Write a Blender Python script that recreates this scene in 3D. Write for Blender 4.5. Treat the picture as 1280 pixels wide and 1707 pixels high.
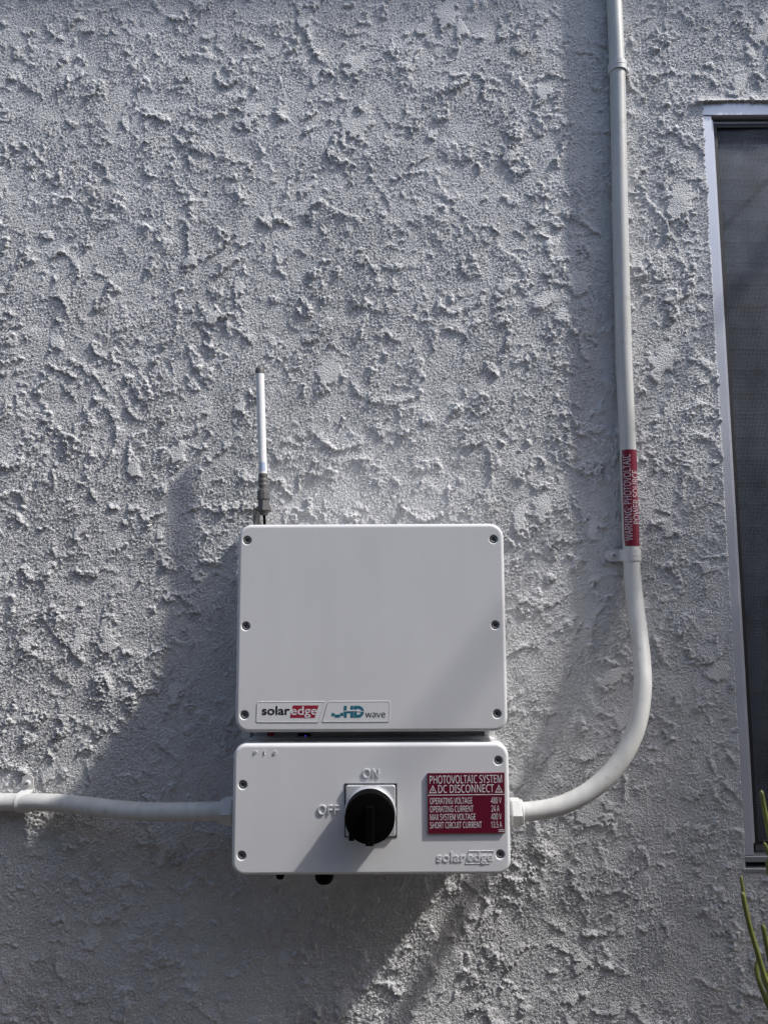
import bpy, bmesh, math, os, random
import numpy as np
from mathutils import Matrix, Vector
from mathutils.geometry import delaunay_2d_cdt

R = math.radians
for o in list(bpy.data.objects):
    bpy.data.objects.remove(o)
SC = bpy.context.scene
COL = SC.collection

# ------------------------------------------------------------------ camera
FPX, IW, IH = 1230.0, 1280.0, 1707.0          # focal length in pixels of the photograph, its size
CAM = Vector((0.0, -1.2, 1.45))
CROT = Matrix.Rotation(R(96.4), 3, 'X') @ Matrix.Rotation(R(-0.25), 3, 'Z')
cam = bpy.data.cameras.new('camera')
cam.sensor_fit = 'HORIZONTAL'
cam.sensor_width = 36.0
cam.lens = 36.0 * FPX / IW
cam.clip_start, cam.clip_end = 0.02, 500.0
camo = bpy.data.objects.new('camera', cam)
camo.matrix_world = Matrix.Translation(CAM) @ CROT.to_4x4()
COL.objects.link(camo)
SC.camera = camo

# ------------------------------------------------------------------ sky and sun
SUN = Vector((0.605, -0.185, 0.775)).normalized()          # direction towards the sun
world = bpy.data.worlds.new('World')
SC.world = world
world.use_nodes = True
nt = world.node_tree
sky = nt.nodes.new('ShaderNodeTexSky')
sky.sky_type = 'NISHITA'
sky.sun_disc = False
sky.sun_elevation = math.asin(SUN.z)
sky.sun_rotation = math.atan2(SUN.x, SUN.y)
sky.dust_density = 2.2
sky.ozone_density = 0.6
bg = nt.nodes['Background']
nt.links.new(sky.outputs[0], bg.inputs[0])
bg.inputs[1].default_value = 0.15
sl = bpy.data.lights.new('sun', 'SUN')
sl.energy = 3.2
sl.angle = R(2.2)
sl.color = (1.0, 0.975, 0.94)
so = bpy.data.objects.new('sun', sl)
so.rotation_euler = SUN.to_track_quat('Z', 'Y').to_euler()
so.location = (3, -2, 6)
COL.objects.link(so)
SC.view_settings.view_transform = 'Standard'
SC.view_settings.look = 'None'
SC.view_settings.gamma = 1.0
SC.view_settings.exposure = 0.58
SC.view_settings.use_curve_mapping = False
SC.cycles.use_denoising = True
SC.cycles.denoising_prefilter = 'NONE'
SC.cycles.max_bounces = 8

# ------------------------------------------------------------------ helpers
def P(px, py, y=0.0):
    """the place on the vertical plane y = const that a pixel of the photograph shows"""
    d = CROT @ Vector(((px - IW/2) / FPX, -(py - IH/2) / FPX, -1.0))
    t = (y - CAM.y) / d.y
    return CAM + d * t

def PX(px, py, y=0.0): return P(px, py, y).x
def PZ(px, py, y=0.0): return P(px, py, y).z

def tag(o, label=None, cat=None, group=None, kind=None):
    if label: o['label'] = label
    if cat: o['category'] = cat
    if group: o['group'] = group
    if kind: o['kind'] = kind
    return o

def thing(name, label, cat, loc, group=None):
    o = bpy.data.objects.new(name, None)
    o.empty_display_size = 0.05
    o.location = loc
    COL.objects.link(o)
    o['org'] = tuple(loc)
    return tag(o, label, cat, group)

def org(o):
    return Vector(o['org']) if o is not None and 'org' in o else Vector((0, 0, 0))

def obj(name, me, m, parent=None, smooth=None):
    """link a mesh given in world coordinates as one object (under its thing or part)"""
    if isinstance(me, bmesh.types.BMesh):
        b = me
        me = bpy.data.meshes.new(name)
        b.to_mesh(me)
        b.free()
    if smooth is not None:
        me.polygons.foreach_set('use_smooth', [True] * len(me.polygons))
        me.set_sharp_from_angle(angle=R(smooth))
    o = bpy.data.objects.new(name, me)
    me.materials.append(m)
    COL.objects.link(o)
    root = parent
    if parent is not None:
        o.parent = parent
        me.transform(Matrix.Translation(-org(parent)))
        o['org'] = tuple(org(parent))
    return o

def box(b, x0, x1, y0, y1, z0, z1, bev=0.0, seg=2):
    vs = [b.verts.new(c) for c in ((x0,y0,z0),(x1,y0,z0),(x1,y1,z0),(x0,y1,z0),(x0,y0,z1),(x1,y0,z1),(x1,y1,z1),(x0,y1,z1))]
    fs = [b.faces.new([vs[i] for i in f]) for f in ((0,3,2,1),(4,5,6,7),(0,1,5,4),(1,2,6,5),(2,3,7,6),(3,0,4,7))]
    if bev > 0:
        es = set()
        for f in fs: es.update(f.edges)
        bmesh.ops.bevel(b, geom=list(es), offset=bev, segments=seg, affect='EDGES', profile=0.5)
    return vs

def boxm(x0, x1, y0, y1, z0, z1, bev=0.0, seg=2):
    b = bmesh.new()
    box(b, x0, x1, y0, y1, z0, z1, bev, seg)
    return b

def rrect(x0, x1, z0, z1, r, n=8):
    """rounded rectangle outline, anticlockwise seen from the front (-y)"""
    pts = []
    for cx, cz, a0 in ((x1-r, z0+r, -90), (x1-r, z1-r, 0), (x0+r, z1-r, 90), (x0+r, z0+r, 180)):
        for i in range(n + 1):
            a = R(a0 + 90 * i / n)
            pts.append((cx + r*math.cos(a), cz + r*math.sin(a)))
    return pts

def ring_faces(b, ra, rb, smooth=True):
    n = len(ra)
    for i in range(n):
        f = b.faces.new((ra[i], ra[(i+1) % n], rb[(i+1) % n], rb[i]))
        f.smooth = smooth

def shell(x0, x1, z0, z1, yf, yb, r, bev, holes=(), hr=0.0056, lip=0.0015, hd=0.010, seg=6):
    """a cover: rounded outline, rounded front edge, screw holes sunk into its front"""
    b = bmesh.new()
    def ring(inset, y):
        return [b.verts.new((x, y, z)) for x, z in rrect(x0+inset, x1-inset, z0+inset, z1-inset, max(r-inset, 0.001))]
    back = ring(0.0, yb)
    prev = back
    for k in range(seg + 1):
        a = R(90 * k / seg)
        cur = ring(bev * (1 - math.cos(a)), yf + bev * (1 - math.sin(a)))
        ring_faces(b, prev, cur)
        prev = cur
    loops = [prev]
    hl = []
    for hx, hz in holes:
        m = 28
        def circ(rad, y, hx=hx, hz=hz): return [b.verts.new((hx + rad*math.cos(2*math.pi*i/m), y, hz + rad*math.sin(2*math.pi*i/m))) for i in range(m)]
        c0 = circ(hr + lip, yf)
        loops.append(c0)
        hl.append((c0, circ))
    flat = [v for lp in loops for v in lp]
    ed, k0 = [], 0
    for lp in loops:
        ed += [(k0 + i, k0 + (i+1) % len(lp)) for i in range(len(lp))]
        k0 += len(lp)
    res = delaunay_2d_cdt([Vector((v.co.x, v.co.z)) for v in flat], ed, [], 1, 1e-7)
    for tri in res[2]:
        c = sum((res[0][i] for i in tri), Vector((0, 0))) / 3
        if any((c.x-hx)**2 + (c.y-hz)**2 < (hr+lip)**2*0.98 for hx, hz in holes): continue
        b.faces.new([flat[res[3][i][0]] for i in tri]).smooth = False
    for c0, circ in hl:
        pr = c0
        for k in range(1, 5):
            a = R(90 * k / 4)
            cu = circ(hr + lip * (1 - math.sin(a)), yf + lip * (1 - math.cos(a)))
            ring_faces(b, cu, pr)
            pr = cu
        cu = circ(hr, yf + hd)
        ring_faces(b, cu, pr)
        b.faces.new(cu)
    b.faces.new(back)
    bmesh.ops.recalc_face_normals(b, faces=b.faces)
    return b

def prism(outline, y0, y1, bev=0.0, seg=2):
    """plate with the given (x, z) outline between y0 (front) and y1 (back), edge of the front rounded"""
    b = bmesh.new()
    cx = sum(p[0] for p in outline) / len(outline); cz = sum(p[1] for p in outline) / len(outline)
    n = len(outline)
    def ring(inset, y):
        out = []
        for i in range(n):
            p0, p1, p2 = outline[i-1], outline[i], outline[(i+1) % n]
            d1 = Vector((p1[0]-p0[0], p1[1]-p0[1])); d2 = Vector((p2[0]-p1[0], p2[1]-p1[1]))
            n1 = Vector((-d1.y, d1.x)).normalized(); n2 = Vector((-d2.y, d2.x)).normalized()
            nn = n1 + n2
            nn = nn / max(nn.length_squared, 1e-9) * 2
            out.append(b.verts.new((p1[0] + nn.x*inset, y, p1[1] + nn.y*inset)))
        return out
    back = ring(0, y1)
    prev = back
    steps = [(0, y0)] if bev <= 0 else [(bev*(1-math.cos(R(90*k/seg))), y0+bev*(1-math.sin(R(90*k/seg)))) for k in range(seg+1)]
    for ins, y in steps:
        cur = ring(ins, y)
        ring_faces(b, prev, cur, bev > 0)
        prev = cur
    b.faces.new(prev).smooth = False
    b.faces.new(back[::-1]).smooth = False
    bmesh.ops.recalc_face_normals(b, faces=b.faces)
    return b

def catmull(pts, sub):
    pts = [Vector(p) for p in pts]
    out = []
    for i in range(len(pts) - 1):
        p0 = pts[max(i-1, 0)]; p1 = pts[i]; p2 = pts[i+1]; p3 = pts[min(i+2, len(pts)-1)]
        for k in range(sub):
            t = k / sub
            out.append(0.5 * ((2*p1) + (p2-p0)*t + (2*p0-5*p1+4*p2-p3)*t*t + (3*p1-p0-3*p2+p3)*t**3))
    out.append(pts[-1])
    return out

def tube(pts, rad, seg=24, b=None, round_end=False, squash=None):
    b = b or bmesh.new()
    pts = [Vector(p) for p in pts]
    n = len(pts)
    rad = rad if callable(rad) else (lambda t, r=rad: r)
    t0 = (pts[1] - pts[0]).normalized()
    up = Vector((0, 0, 1)) if abs(t0.z) < 0.9 else Vector((0, 1, 0))
    u = (up - t0 * up.dot(t0)).normalized()
    prev = None
    first = None
    for i, p in enumerate(pts):
        t = (pts[min(i+1, n-1)] - pts[max(i-1, 0)]).normalized()
        u = (u - t * u.dot(t)).normalized()
        v = t.cross(u)
        r = rad(i / (n - 1))
        ring = []
        for k in range(seg):
            a = 2*math.pi*k/seg
            rr = r * (1 if squash is None else squash(a))
            ring.append(b.verts.new(p + u*(rr*math.cos(a)) + v*(rr*math.sin(a))))
        if prev: ring_faces(b, prev, ring)
        else: first = ring
        prev = ring
    b.faces.new(first[::-1])
    b.faces.new(prev)
    bmesh.ops.recalc_face_normals(b, faces=b.faces)
    return b

def lathe(p, axis, prof, seg=28, b=None):
    """turned body: prof = [(distance along the axis, radius)]; seg = 6 makes a hexagonal nut"""
    b = b or bmesh.new()
    axis = Vector(axis).normalized()
    up = Vector((0, 0, 1)) if abs(axis.z) < 0.9 else Vector((1, 0, 0))
    u = (up - axis*up.dot(axis)).normalized(); v = axis.cross(u)
    prev = first = None
    for s, r in prof:
        ring = [b.verts.new(Vector(p) + axis*s + u*(r*math.cos(2*math.pi*(k+.5)/seg)) + v*(r*math.sin(2*math.pi*(k+.5)/seg))) for k in range(seg)]
        if prev: ring_faces(b, prev, ring)
        else: first = ring
        prev = ring
    b.faces.new(first[::-1]); b.faces.new(prev)
    bmesh.ops.recalc_face_normals(b, faces=b.faces)
    return b

# ------------------------------------------------------------------ materials
def mat(name, col, rough=0.6, metal=0.0, var=0.06, vscale=8.0, bump=0.0, bscale=300.0, bdist=0.001, dirt=None, spec=0.5, detail=4.0, streak=None):
    m = bpy.data.materials.new(name)
    m.use_nodes = True
    t = m.node_tree
    N, L = t.nodes, t.links
    p = N['Principled BSDF']
    p.inputs['Roughness'].default_value = rough
    p.inputs['Metallic'].default_value = metal
    p.inputs['Specular IOR Level'].default_value = spec
    tc = N.new('ShaderNodeTexCoord')
    no = N.new('ShaderNodeTexNoise')
    no.inputs['Scale'].default_value = vscale
    no.inputs['Detail'].default_value = detail
    L.new(tc.outputs['Object'], no.inputs['Vector'])
    ra = N.new('ShaderNodeValToRGB')
    ra.color_ramp.elements[0].position = 0.3
    ra.color_ramp.elements[1].position = 0.7
    ra.color_ramp.elements[0].color = [c*(1-var) for c in col] + [1]
    ra.color_ramp.elements[1].color = [min(1, c*(1+var)) for c in col] + [1]
    L.new(no.outputs['Fac'], ra.inputs['Fac'])
    out = ra.outputs['Color']
    if dirt:
        dcol, dscale, lo, hi = dirt
        n2 = N.new('ShaderNodeTexNoise')
        n2.inputs['Scale'].default_value = dscale
        n2.inputs['Detail'].default_value = 7
        L.new(tc.outputs['Object'], n2.inputs['Vector'])
        mr = N.new('ShaderNodeMapRange')
        mr.inputs['From Min'].default_value = lo
        mr.inputs['From Max'].default_value = hi
        L.new(n2.outputs['Fac'], mr.inputs['Value'])
        mx = N.new('ShaderNodeMix')
        mx.data_type = 'RGBA'
        L.new(mr.outputs['Result'], mx.inputs['Factor'])
        L.new(out, mx.inputs['A'])
        mx.inputs['B'].default_value = (*dcol, 1)
        out = mx.outputs['Result']
    if streak:                                     # rain and dust runs, drawn out downwards
        amt, sx, sz = streak
        mp = N.new('ShaderNodeMapping')
        mp.inputs['Scale'].default_value = (sx, sx, sz)
        L.new(tc.outputs['Object'], mp.inputs[0])
        n3 = N.new('ShaderNodeTexNoise')
        n3.inputs['Scale'].default_value = 1.0
        n3.inputs['Detail'].default_value = 6
        L.new(mp.outputs[0], n3.inputs['Vector'])
        mr3 = N.new('ShaderNodeMapRange')
        mr3.inputs['From Min'].default_value = 0.35
        mr3.inputs['From Max'].default_value = 0.65
        mr3.inputs['To Min'].default_value = 1.0 - amt
        mr3.inputs['To Max'].default_value = 1.0
        L.new(n3.outputs['Fac'], mr3.inputs['Value'])
        vm = N.new('ShaderNodeVectorMath'); vm.operation = 'SCALE'
        L.new(out, vm.inputs[0]); L.new(mr3.outputs[0], vm.inputs['Scale'])
        out = vm.outputs[0]
    L.new(out, p.inputs['Base Color'])
    if bump > 0:
        nb = N.new('ShaderNodeTexNoise')
        nb.inputs['Scale'].default_value = bscale
        nb.inputs['Detail'].default_value = 3
        L.new(tc.outputs['Object'], nb.inputs['Vector'])
        bp_ = N.new('ShaderNodeBump')
        bp_.inputs['Strength'].default_value = bump
        bp_.inputs['Distance'].default_value = bdist
        L.new(nb.outputs['Fac'], bp_.inputs['Height'])
        L.new(bp_.outputs['Normal'], p.inputs['Normal'])
    return m

M = {}
M['stucco'] = mat('stucco_paint', (0.64, 0.64, 0.64), 0.92, var=0.05, vscale=5, bump=1.0, bscale=420, bdist=0.0022, spec=0.2,
                  dirt=((0.50, 0.49, 0.47), 9.0, 0.60, 0.85), streak=(0.10, 9.0, 1.3))
M['powder'] = mat('powder_coat_white', (0.68, 0.684, 0.694), 0.34, var=0.028, vscale=5, bump=0.06, bscale=700, bdist=0.0004,
                  dirt=((0.36, 0.35, 0.33), 75.0, 0.72, 0.80), streak=(0.028, 30.0, 5.0))
M['housing'] = mat('cast_housing_grey', (0.42, 0.42, 0.43), 0.5, var=0.05, vscale=20, bump=0.1, bscale=500)
M['conduit'] = mat('painted_conduit', (0.56, 0.56, 0.54), 0.42, var=0.04, vscale=14, bump=0.22, bscale=90, bdist=0.0006,
                   dirt=((0.36, 0.35, 0.32), 46.0, 0.63, 0.80), streak=(0.12, 70.0, 9.0))
M['strap'] = mat('painted_strap', (0.58, 0.58, 0.57), 0.48, var=0.05, vscale=30, bump=0.2, bscale=160, bdist=0.0006,
                 dirt=((0.33, 0.32, 0.30), 80.0, 0.64, 0.78))
M['steel'] = mat('zinc_screw', (0.22, 0.22, 0.22), 0.42, 0.7, var=0.2, vscale=200)
M['dark_steel'] = mat('dark_socket_screw', (0.20, 0.202, 0.21), 0.38, 0.3, var=0.2, vscale=200)
M['black'] = mat('black_plastic', (0.0022, 0.0022, 0.0024), 0.6, var=0.1, vscale=60, bump=0.05, bscale=800, bdist=0.0003, spec=0.06)
M['silver'] = mat('silver_switch_plate', (0.60, 0.61, 0.63), 0.33, 0.35, var=0.02, vscale=30)
M['groove'] = mat('dark_groove', (0.035, 0.036, 0.04), 0.7, var=0.1)
M['red'] = mat('engraved_red_plate', (0.115, 0.003, 0.020), 0.38, var=0.04, vscale=40)
M['red_sticker'] = mat('red_sticker', (0.165, 0.004, 0.022), 0.40, var=0.05, vscale=30)
M['white_ink'] = mat('white_lettering', (0.72, 0.70, 0.72), 0.6, var=0.03, vscale=60)
M['pink_ink'] = mat('faded_white_lettering', (0.58, 0.52, 0.56), 0.6, var=0.10, vscale=90)
M['badge'] = mat('badge_film', (0.70, 0.705, 0.71), 0.42, var=0.01, vscale=20)
M['ink'] = mat('black_ink', (0.008, 0.009, 0.014), 0.5, var=0.05)
M['logo_red'] = mat('red_ink', (0.30, 0.012, 0.035), 0.5, var=0.03)
M['teal'] = mat('teal_ink', (0.018, 0.15, 0.21), 0.5, var=0.05)
M['radome'] = mat('white_fibreglass', (0.74, 0.74, 0.75), 0.4, var=0.02, vscale=30)
M['grey_plastic'] = mat('grey_plastic', (0.105, 0.10, 0.10), 0.45, var=0.12, vscale=80, bump=0.1, bscale=300)
M['pale_blue'] = mat('pale_blue_sticker', (0.40, 0.47, 0.62), 0.5, var=0.1, vscale=300)
M['alu'] = mat('mill_aluminium', (0.62, 0.64, 0.70), 0.38, 0.45, var=0.05, vscale=5, bump=0.03, bscale=60)
M['alu_dull'] = mat('dark_aluminium', (0.30, 0.31, 0.32), 0.5, 0.4, var=0.15, vscale=14)  # darker, uneven tone for the sill, bottom rail and head track
M['gasket'] = mat('black_gasket', (0.010, 0.010, 0.012), 0.6, var=0.1)
M['slat'] = mat('grey_blind_slat', (0.75, 0.76, 0.80), 0.55, var=0.05, vscale=6)
M['room'] = mat('dim_room', (0.10, 0.10, 0.11), 0.9, var=0.05)
M['stem'] = mat('succulent_stem', (0.125, 0.140, 0.032), 0.5, var=0.35, vscale=22, bump=0.2, bscale=120,
                dirt=((0.13, 0.075, 0.040), 16.0, 0.62, 0.80))
M['bark'] = mat('tree_bark', (0.13, 0.105, 0.085), 0.9, var=0.3, vscale=25, bump=0.7, bscale=60, bdist=0.004)
M['leaf'] = mat('tree_leaf', (0.055, 0.095, 0.030), 0.5, var=0.35, vscale=12)
M['earth'] = mat('dark_mulch', (0.075, 0.062, 0.050), 0.95, var=0.3, vscale=3, bump=0.8, bscale=40, bdist=0.01)
M['render2'] = mat('tan_render', (0.24, 0.225, 0.21), 0.9, var=0.06, vscale=3, bump=0.6, bscale=120, bdist=0.003)
M['trim'] = mat('eave_paint', (0.50, 0.49, 0.47), 0.6, var=0.05, vscale=5)
M['shingle'] = mat('roof_shingle', (0.10, 0.095, 0.09), 0.9, var=0.3, vscale=9, bump=0.6, bscale=40, bdist=0.004)

def glass_mat():
    """thin flat pane: light goes straight through, the surface mirrors by its Fresnel share"""
    m = bpy.data.materials.new('window_glass')
    m.use_nodes = True
    t = m.node_tree
    N, L = t.nodes, t.links
    N.remove(N['Principled BSDF'])
    tr = N.new('ShaderNodeBsdfTransparent'); tr.inputs[0].default_value = (0.86, 0.90, 0.90, 1)
    gl = N.new('ShaderNodeBsdfGlossy'); gl.inputs['Roughness'].default_value = 0.03
    fr = N.new('ShaderNodeFresnel'); fr.inputs[0].default_value = 1.5
    mx = N.new('ShaderNodeMixShader')
    L.new(fr.outputs[0], mx.inputs[0]); L.new(tr.outputs[0], mx.inputs[1]); L.new(gl.outputs[0], mx.inputs[2])
    L.new(mx.outputs[0], N['Material Output'].inputs[0])
    return m
M['glass'] = glass_mat()

def screen_mat():
    """woven insect screen: threads with holes between them"""
    m = bpy.data.materials.new('insect_screen')
    m.use_nodes = True
    t = m.node_tree
    N, L = t.nodes, t.links
    p = N['Principled BSDF']
    p.inputs['Roughness'].default_value = 0.55
    tc = N.new('ShaderNodeTexCoord')
    sp = N.new('ShaderNodeSeparateXYZ')
    L.new(tc.outputs['Object'], sp.inputs[0])
    ws = []
    for ax, per in (('X', 0.0023), ('Z', 0.0023)):
        mu = N.new('ShaderNodeMath'); mu.operation = 'MULTIPLY'
        mu.inputs[1].default_value = 2*math.pi/per
        L.new(sp.outputs[ax], mu.inputs[0])
        si = N.new('ShaderNodeMath'); si.operation = 'SINE'
        L.new(mu.outputs[0], si.inputs[0])
        ws.append(si)
    mx = N.new('ShaderNodeMath'); mx.operation = 'MAXIMUM'
    L.new(ws[0].outputs[0], mx.inputs[0]); L.new(ws[1].outputs[0], mx.inputs[1])
    mr = N.new('ShaderNodeMapRange')
    mr.inputs['From Min'].default_value = 0.32
    mr.inputs['From Max'].default_value = 0.70
    mr.inputs['To Min'].default_value = 0.0
    mr.inputs['To Max'].default_value = 1.0
    L.new(mx.outputs[0], mr.inputs['Value'])
    L.new(mr.outputs[0], p.inputs['Alpha'])
    no = N.new('ShaderNodeTexNoise')
    mp = N.new('ShaderNodeMapping')
    mp.inputs['Scale'].default_value = (25, 1, 12)
    L.new(tc.outputs['Object'], mp.inputs[0]); L.new(mp.outputs[0], no.inputs['Vector'])
    no.inputs['Scale'].default_value = 1.0
    no.inputs['Detail'].default_value = 5
    ra = N.new('ShaderNodeValToRGB')
    ra.color_ramp.elements[0].color = (0.050, 0.057, 0.075, 1)
    ra.color_ramp.elements[1].color = (0.115, 0.125, 0.155, 1)
    ra.color_ramp.elements[0].position = 0.3
    ra.color_ramp.elements[1].position = 0.72
    L.new(no.outputs['Fac'], ra.inputs['Fac'])
    L.new(ra.outputs['Color'], p.inputs['Base Color'])
    return m
M['screen'] = screen_mat()

def led_mat():
    m = bpy.data.materials.new('blue_led')
    m.use_nodes = True
    p = m.node_tree.nodes['Principled BSDF']
    p.inputs['Base Color'].default_value = (0.02, 0.02, 0.4, 1)
    p.inputs['Emission Color'].default_value = (0.08, 0.08, 1.0, 1)
    p.inputs['Emission Strength'].default_value = 0.6
    return m
M['led'] = led_mat()

# ------------------------------------------------------------------ plaster relief (metres, sampled on a square tile)
def make_stucco(N=1536, px=0.0018, seed=7, GR=.00060):
    rng=np.random.default_rng(seed)
    fx=np.fft.fftfreq(N,px)[None,:]; fz=np.fft.fftfreq(N,px)[:,None]
    I0,J0=np.mgrid[0:N,0:N]
    def bp(lo,hi,slope=0.,ax=1.,az=1.,rot=0.):
        c,s=np.cos(rot),np.sin(rot)
        f=np.hypot((fx*c+fz*s)*ax,(-fx*s+fz*c)*az)+1e-9
        w=np.exp(-np.clip(np.log(f*hi),None,0)**2*3)*np.exp(-np.clip(np.log(f*lo),0,None)**2*3)*f**(-slope)
        n=np.fft.ifft2(np.fft.fft2(rng.standard_normal((N,N)))*w).real
        return n/n.std()
    def ss(x):
        t=np.clip(x,0,1); return t*t*(3-2*t)
    def blur(a,n,s=1):
        for k in range(n): a=(2*a+np.roll(a,s,0)+np.roll(a,-s,0)+np.roll(a,s,1)+np.roll(a,-s,1))/6
        return a
    grain=np.clip(bp(.0034,.0056),-1.,None)*1.1
    grain2=bp(.007,.014)
    rag=bp(.008,.022,.5)
    mid=bp(.02,.05,.6)
    low=bp(.12,.5,.5); low2=bp(.07,.25,.6)
    rough=ss((low+.9)/1.8)
    # overlapping trowel strokes: each rises slowly downwards and breaks off in a thin ragged lip
    def strokes(period,amp,ragged,rot,mask_t,mask_w):
        c,s=np.cos(rot),np.sin(rot)
        u=(J0*s-I0*c)*px
        ncyc=max(1,round(N*px/period))
        ph=-(I0*px)*ncyc/(N*px)+amp*bp(period*.5,period*3.,1.7)+ragged*rag+ragged*.35*grain2
        fr=ph-np.floor(ph)
        ramp=fr**3
        m=ss((bp(period*.3,period*1.3,.6)-mask_t)/mask_w)
        return ramp*m, m*np.clip((fr-.72)/.28,0,1)**2
    calm=ss((bp(.09,.3,.4)+.75)/1.3)
    S1,c1=strokes(.16,.75,.040,.0,-.05,.45)
    S2,c2=strokes(.085,.75,.055,.0,.45,.4)
    S3,c3=strokes(.042,.7,.075,.0,.75,.4)
    # smooth trowelled flats
    flat=np.zeros((N,N)); tilt=np.zeros((N,N))
    for i in range(320):
        a=rng.uniform(.010,.026)*(1.6 if rng.random()<.15 else 1.); b=a*rng.uniform(.4,.8); R=int(a*1.8/px)+2
        th=rng.uniform(.5,1.7); ci,cj=rng.integers(0,N,2)
        ii=np.arange(-R,R+1); U,V=np.meshgrid(ii*px,ii*px)
        u=(U*np.cos(th)+V*np.sin(th))/a; v=(-U*np.sin(th)+V*np.cos(th))/b
        ix=np.ix_((ci+ii)%N,(cj+ii)%N)
        r=np.hypot(u,v)+.22*mid[ix]+.10*rag[ix]
        s=ss((1-r)/.10)
        flat[ix]=np.maximum(flat[ix],s); tilt[ix]=np.where(s>0,np.maximum(tilt[ix],(.5-.55*V/a)*s),tilt[ix])
    h=.0003*low2+.0004*low
    S2*=.35+.65*calm; S3*=calm
    h=h+S1*(.0029+.0011*np.clip(mid,-1,1))+S2*(.0027+.0010*np.clip(mid,-1,1))+S3*.0020
    crest=c1*.5+c2*.5+c3*.4
    h=h+crest*.0005*np.clip(rag+.6,0,2.2)
    g=GR*grain*(.8+.35*rough)+.00010*grain2*(.5+rough)
    base=blur(h,8,2)
    h=h*(1-flat)+(base+.0028*np.clip(tilt,0,1)+.0003)*flat+g*(1-.6*flat)
    return h.astype(np.float32)

# ------------------------------------------------------------------ ground
b = bmesh.new()
vs = [b.verts.new(c) for c in ((-60, -60, 0), (60, -60, 0), (60, 60, 0), (-60, 60, 0))]
b.faces.new(vs)
tag(obj('ground', b, M['earth']), kind='structure')

# ------------------------------------------------------------------ stucco wall
WX0 = PX(1206, 800, 0.0)                        # left edge of the window opening
WX1 = WX0 + 0.92
WZ1 = PZ(1230, 171, 0.0)
WZ0 = PZ(1250, 1449, 0.0)

def build_wall():
    N_, px = 1536, 0.0018
    H = make_stucco(N_, px)
    def axis(lo, hi, step, a, c, grow=1.16, mx=0.22):
        mid = list(np.arange(lo, hi, step))
        up = [mid[-1]]; s = step
        while up[-1] < c:
            s = min(s*grow, mx); up.append(up[-1] + s)
        up[-1] = c
        dn = [mid[0]]; s = step
        while dn[-1] > a:
            s = min(s*grow, mx); dn.append(dn[-1] - s)
        dn[-1] = a
        return np.array(dn[:0:-1] + mid + up[1:])
    xs = axis(-0.76, 0.76, 0.0018, -5.0, 5.0)
    zs = axis(0.64, 2.56, 0.0018, -0.05, 3.35)
    X, Z = np.meshgrid(xs, zs)
    fj = (X + 0.76) / px + 340; fi = (Z - 0.64) / px + 240
    fj = np.where(np.abs(fj - np.round(fj)) < 1e-3, np.round(fj), fj); fi = np.where(np.abs(fi - np.round(fi)) < 1e-3, np.round(fi), fi)
    j0 = np.floor(fj).astype(int); i0 = np.floor(fi).astype(int)
    tj = fj - j0; ti = fi - i0
    g = lambda i, j: H[i % N_, j % N_]
    h = (g(i0, j0)*(1-tj) + g(i0, j0+1)*tj)*(1-ti) + (g(i0+1, j0)*(1-tj) + g(i0+1, j0+1)*tj)*ti
    rg = (h - h.mean()) * 0.6
    # plaster returns onto the window frame: a little proud, ragged edge
    dl = WX0 - X; dr = X - WX1; dt = Z - WZ1; db = WZ0 - Z
    dist = np.maximum(np.maximum(dl, dr), np.maximum(dt, db)) + np.clip(rg, -0.002, 0.004)
    lipw = np.exp(-np.clip(dist, 0, None) / 0.010)
    h = h * (1 - 0.4*lipw) + 0.0022 * lipw
    h = h + 0.0045 * np.exp(-np.clip(dt, 0, None) / 0.006) * (dt > -0.002) * (X > WX0 - 0.01) * (X < WX1)
    inside = dist < 0
    Y = np.where(inside, 0.055, -h)
    co = np.stack([X, Y, Z], -1).reshape(-1, 3).astype(np.float32)
    nz, nx = X.shape
    idx = np.arange(nz*nx).reshape(nz, nx)
    quads = np.stack([idx[:-1, :-1], idx[:-1, 1:], idx[1:, 1:], idx[1:, :-1]], -1).reshape(-1, 4)
    ins = inside.reshape(-1)
    keep = ~ins[quads].all(1)
    quads = quads[keep]
    me = bpy.data.meshes.new('stucco_wall')
    used = np.zeros(len(co), bool); used[quads.ravel()] = True
    remap = np.cumsum(used) - 1
    co = co[used]; quads = remap[quads].astype(np.int32)
    me.vertices.add(len(co)); me.vertices.foreach_set('co', co.ravel())
    me.loops.add(quads.size); me.loops.foreach_set('vertex_index', quads.ravel())
    me.polygons.add(len(quads))
    me.polygons.foreach_set('loop_start', np.arange(0, quads.size, 4, dtype=np.int32))
    me.polygons.foreach_set('use_smooth', np.ones(len(quads), bool))
    me.update(calc_edges=True)
    o = obj('stucco_wall', me, M['stucco'])
    return tag(o, 'rough white painted stucco wall behind the inverter and conduits', 'wall')
build_wall()

# the room behind the window
b = bmesh.new()
x0, x1, z0, z1 = WX0 - 0.5, WX1 + 0.5, WZ0 - 0.4, WZ1 + 0.3
for f in (((x0,.9,z0),(x1,.9,z0),(x1,.9,z1),(x0,.9,z1)), ((x0,.09,z0),(x0,.9,z0),(x0,.9,z1),(x0,.09,z1)),
          ((x1,.09,z0),(x1,.9,z0),(x1,.9,z1),(x1,.09,z1)), ((x0,.09,z1),(x1,.09,z1),(x1,.9,z1),(x0,.9,z1)),
          ((x0,.09,z0),(x1,.09,z0),(x1,.9,z0),(x0,.9,z0))):
    b.faces.new([b.verts.new(c) for c in f])
tag(obj('room', b, M['room']), kind='structure')

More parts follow.
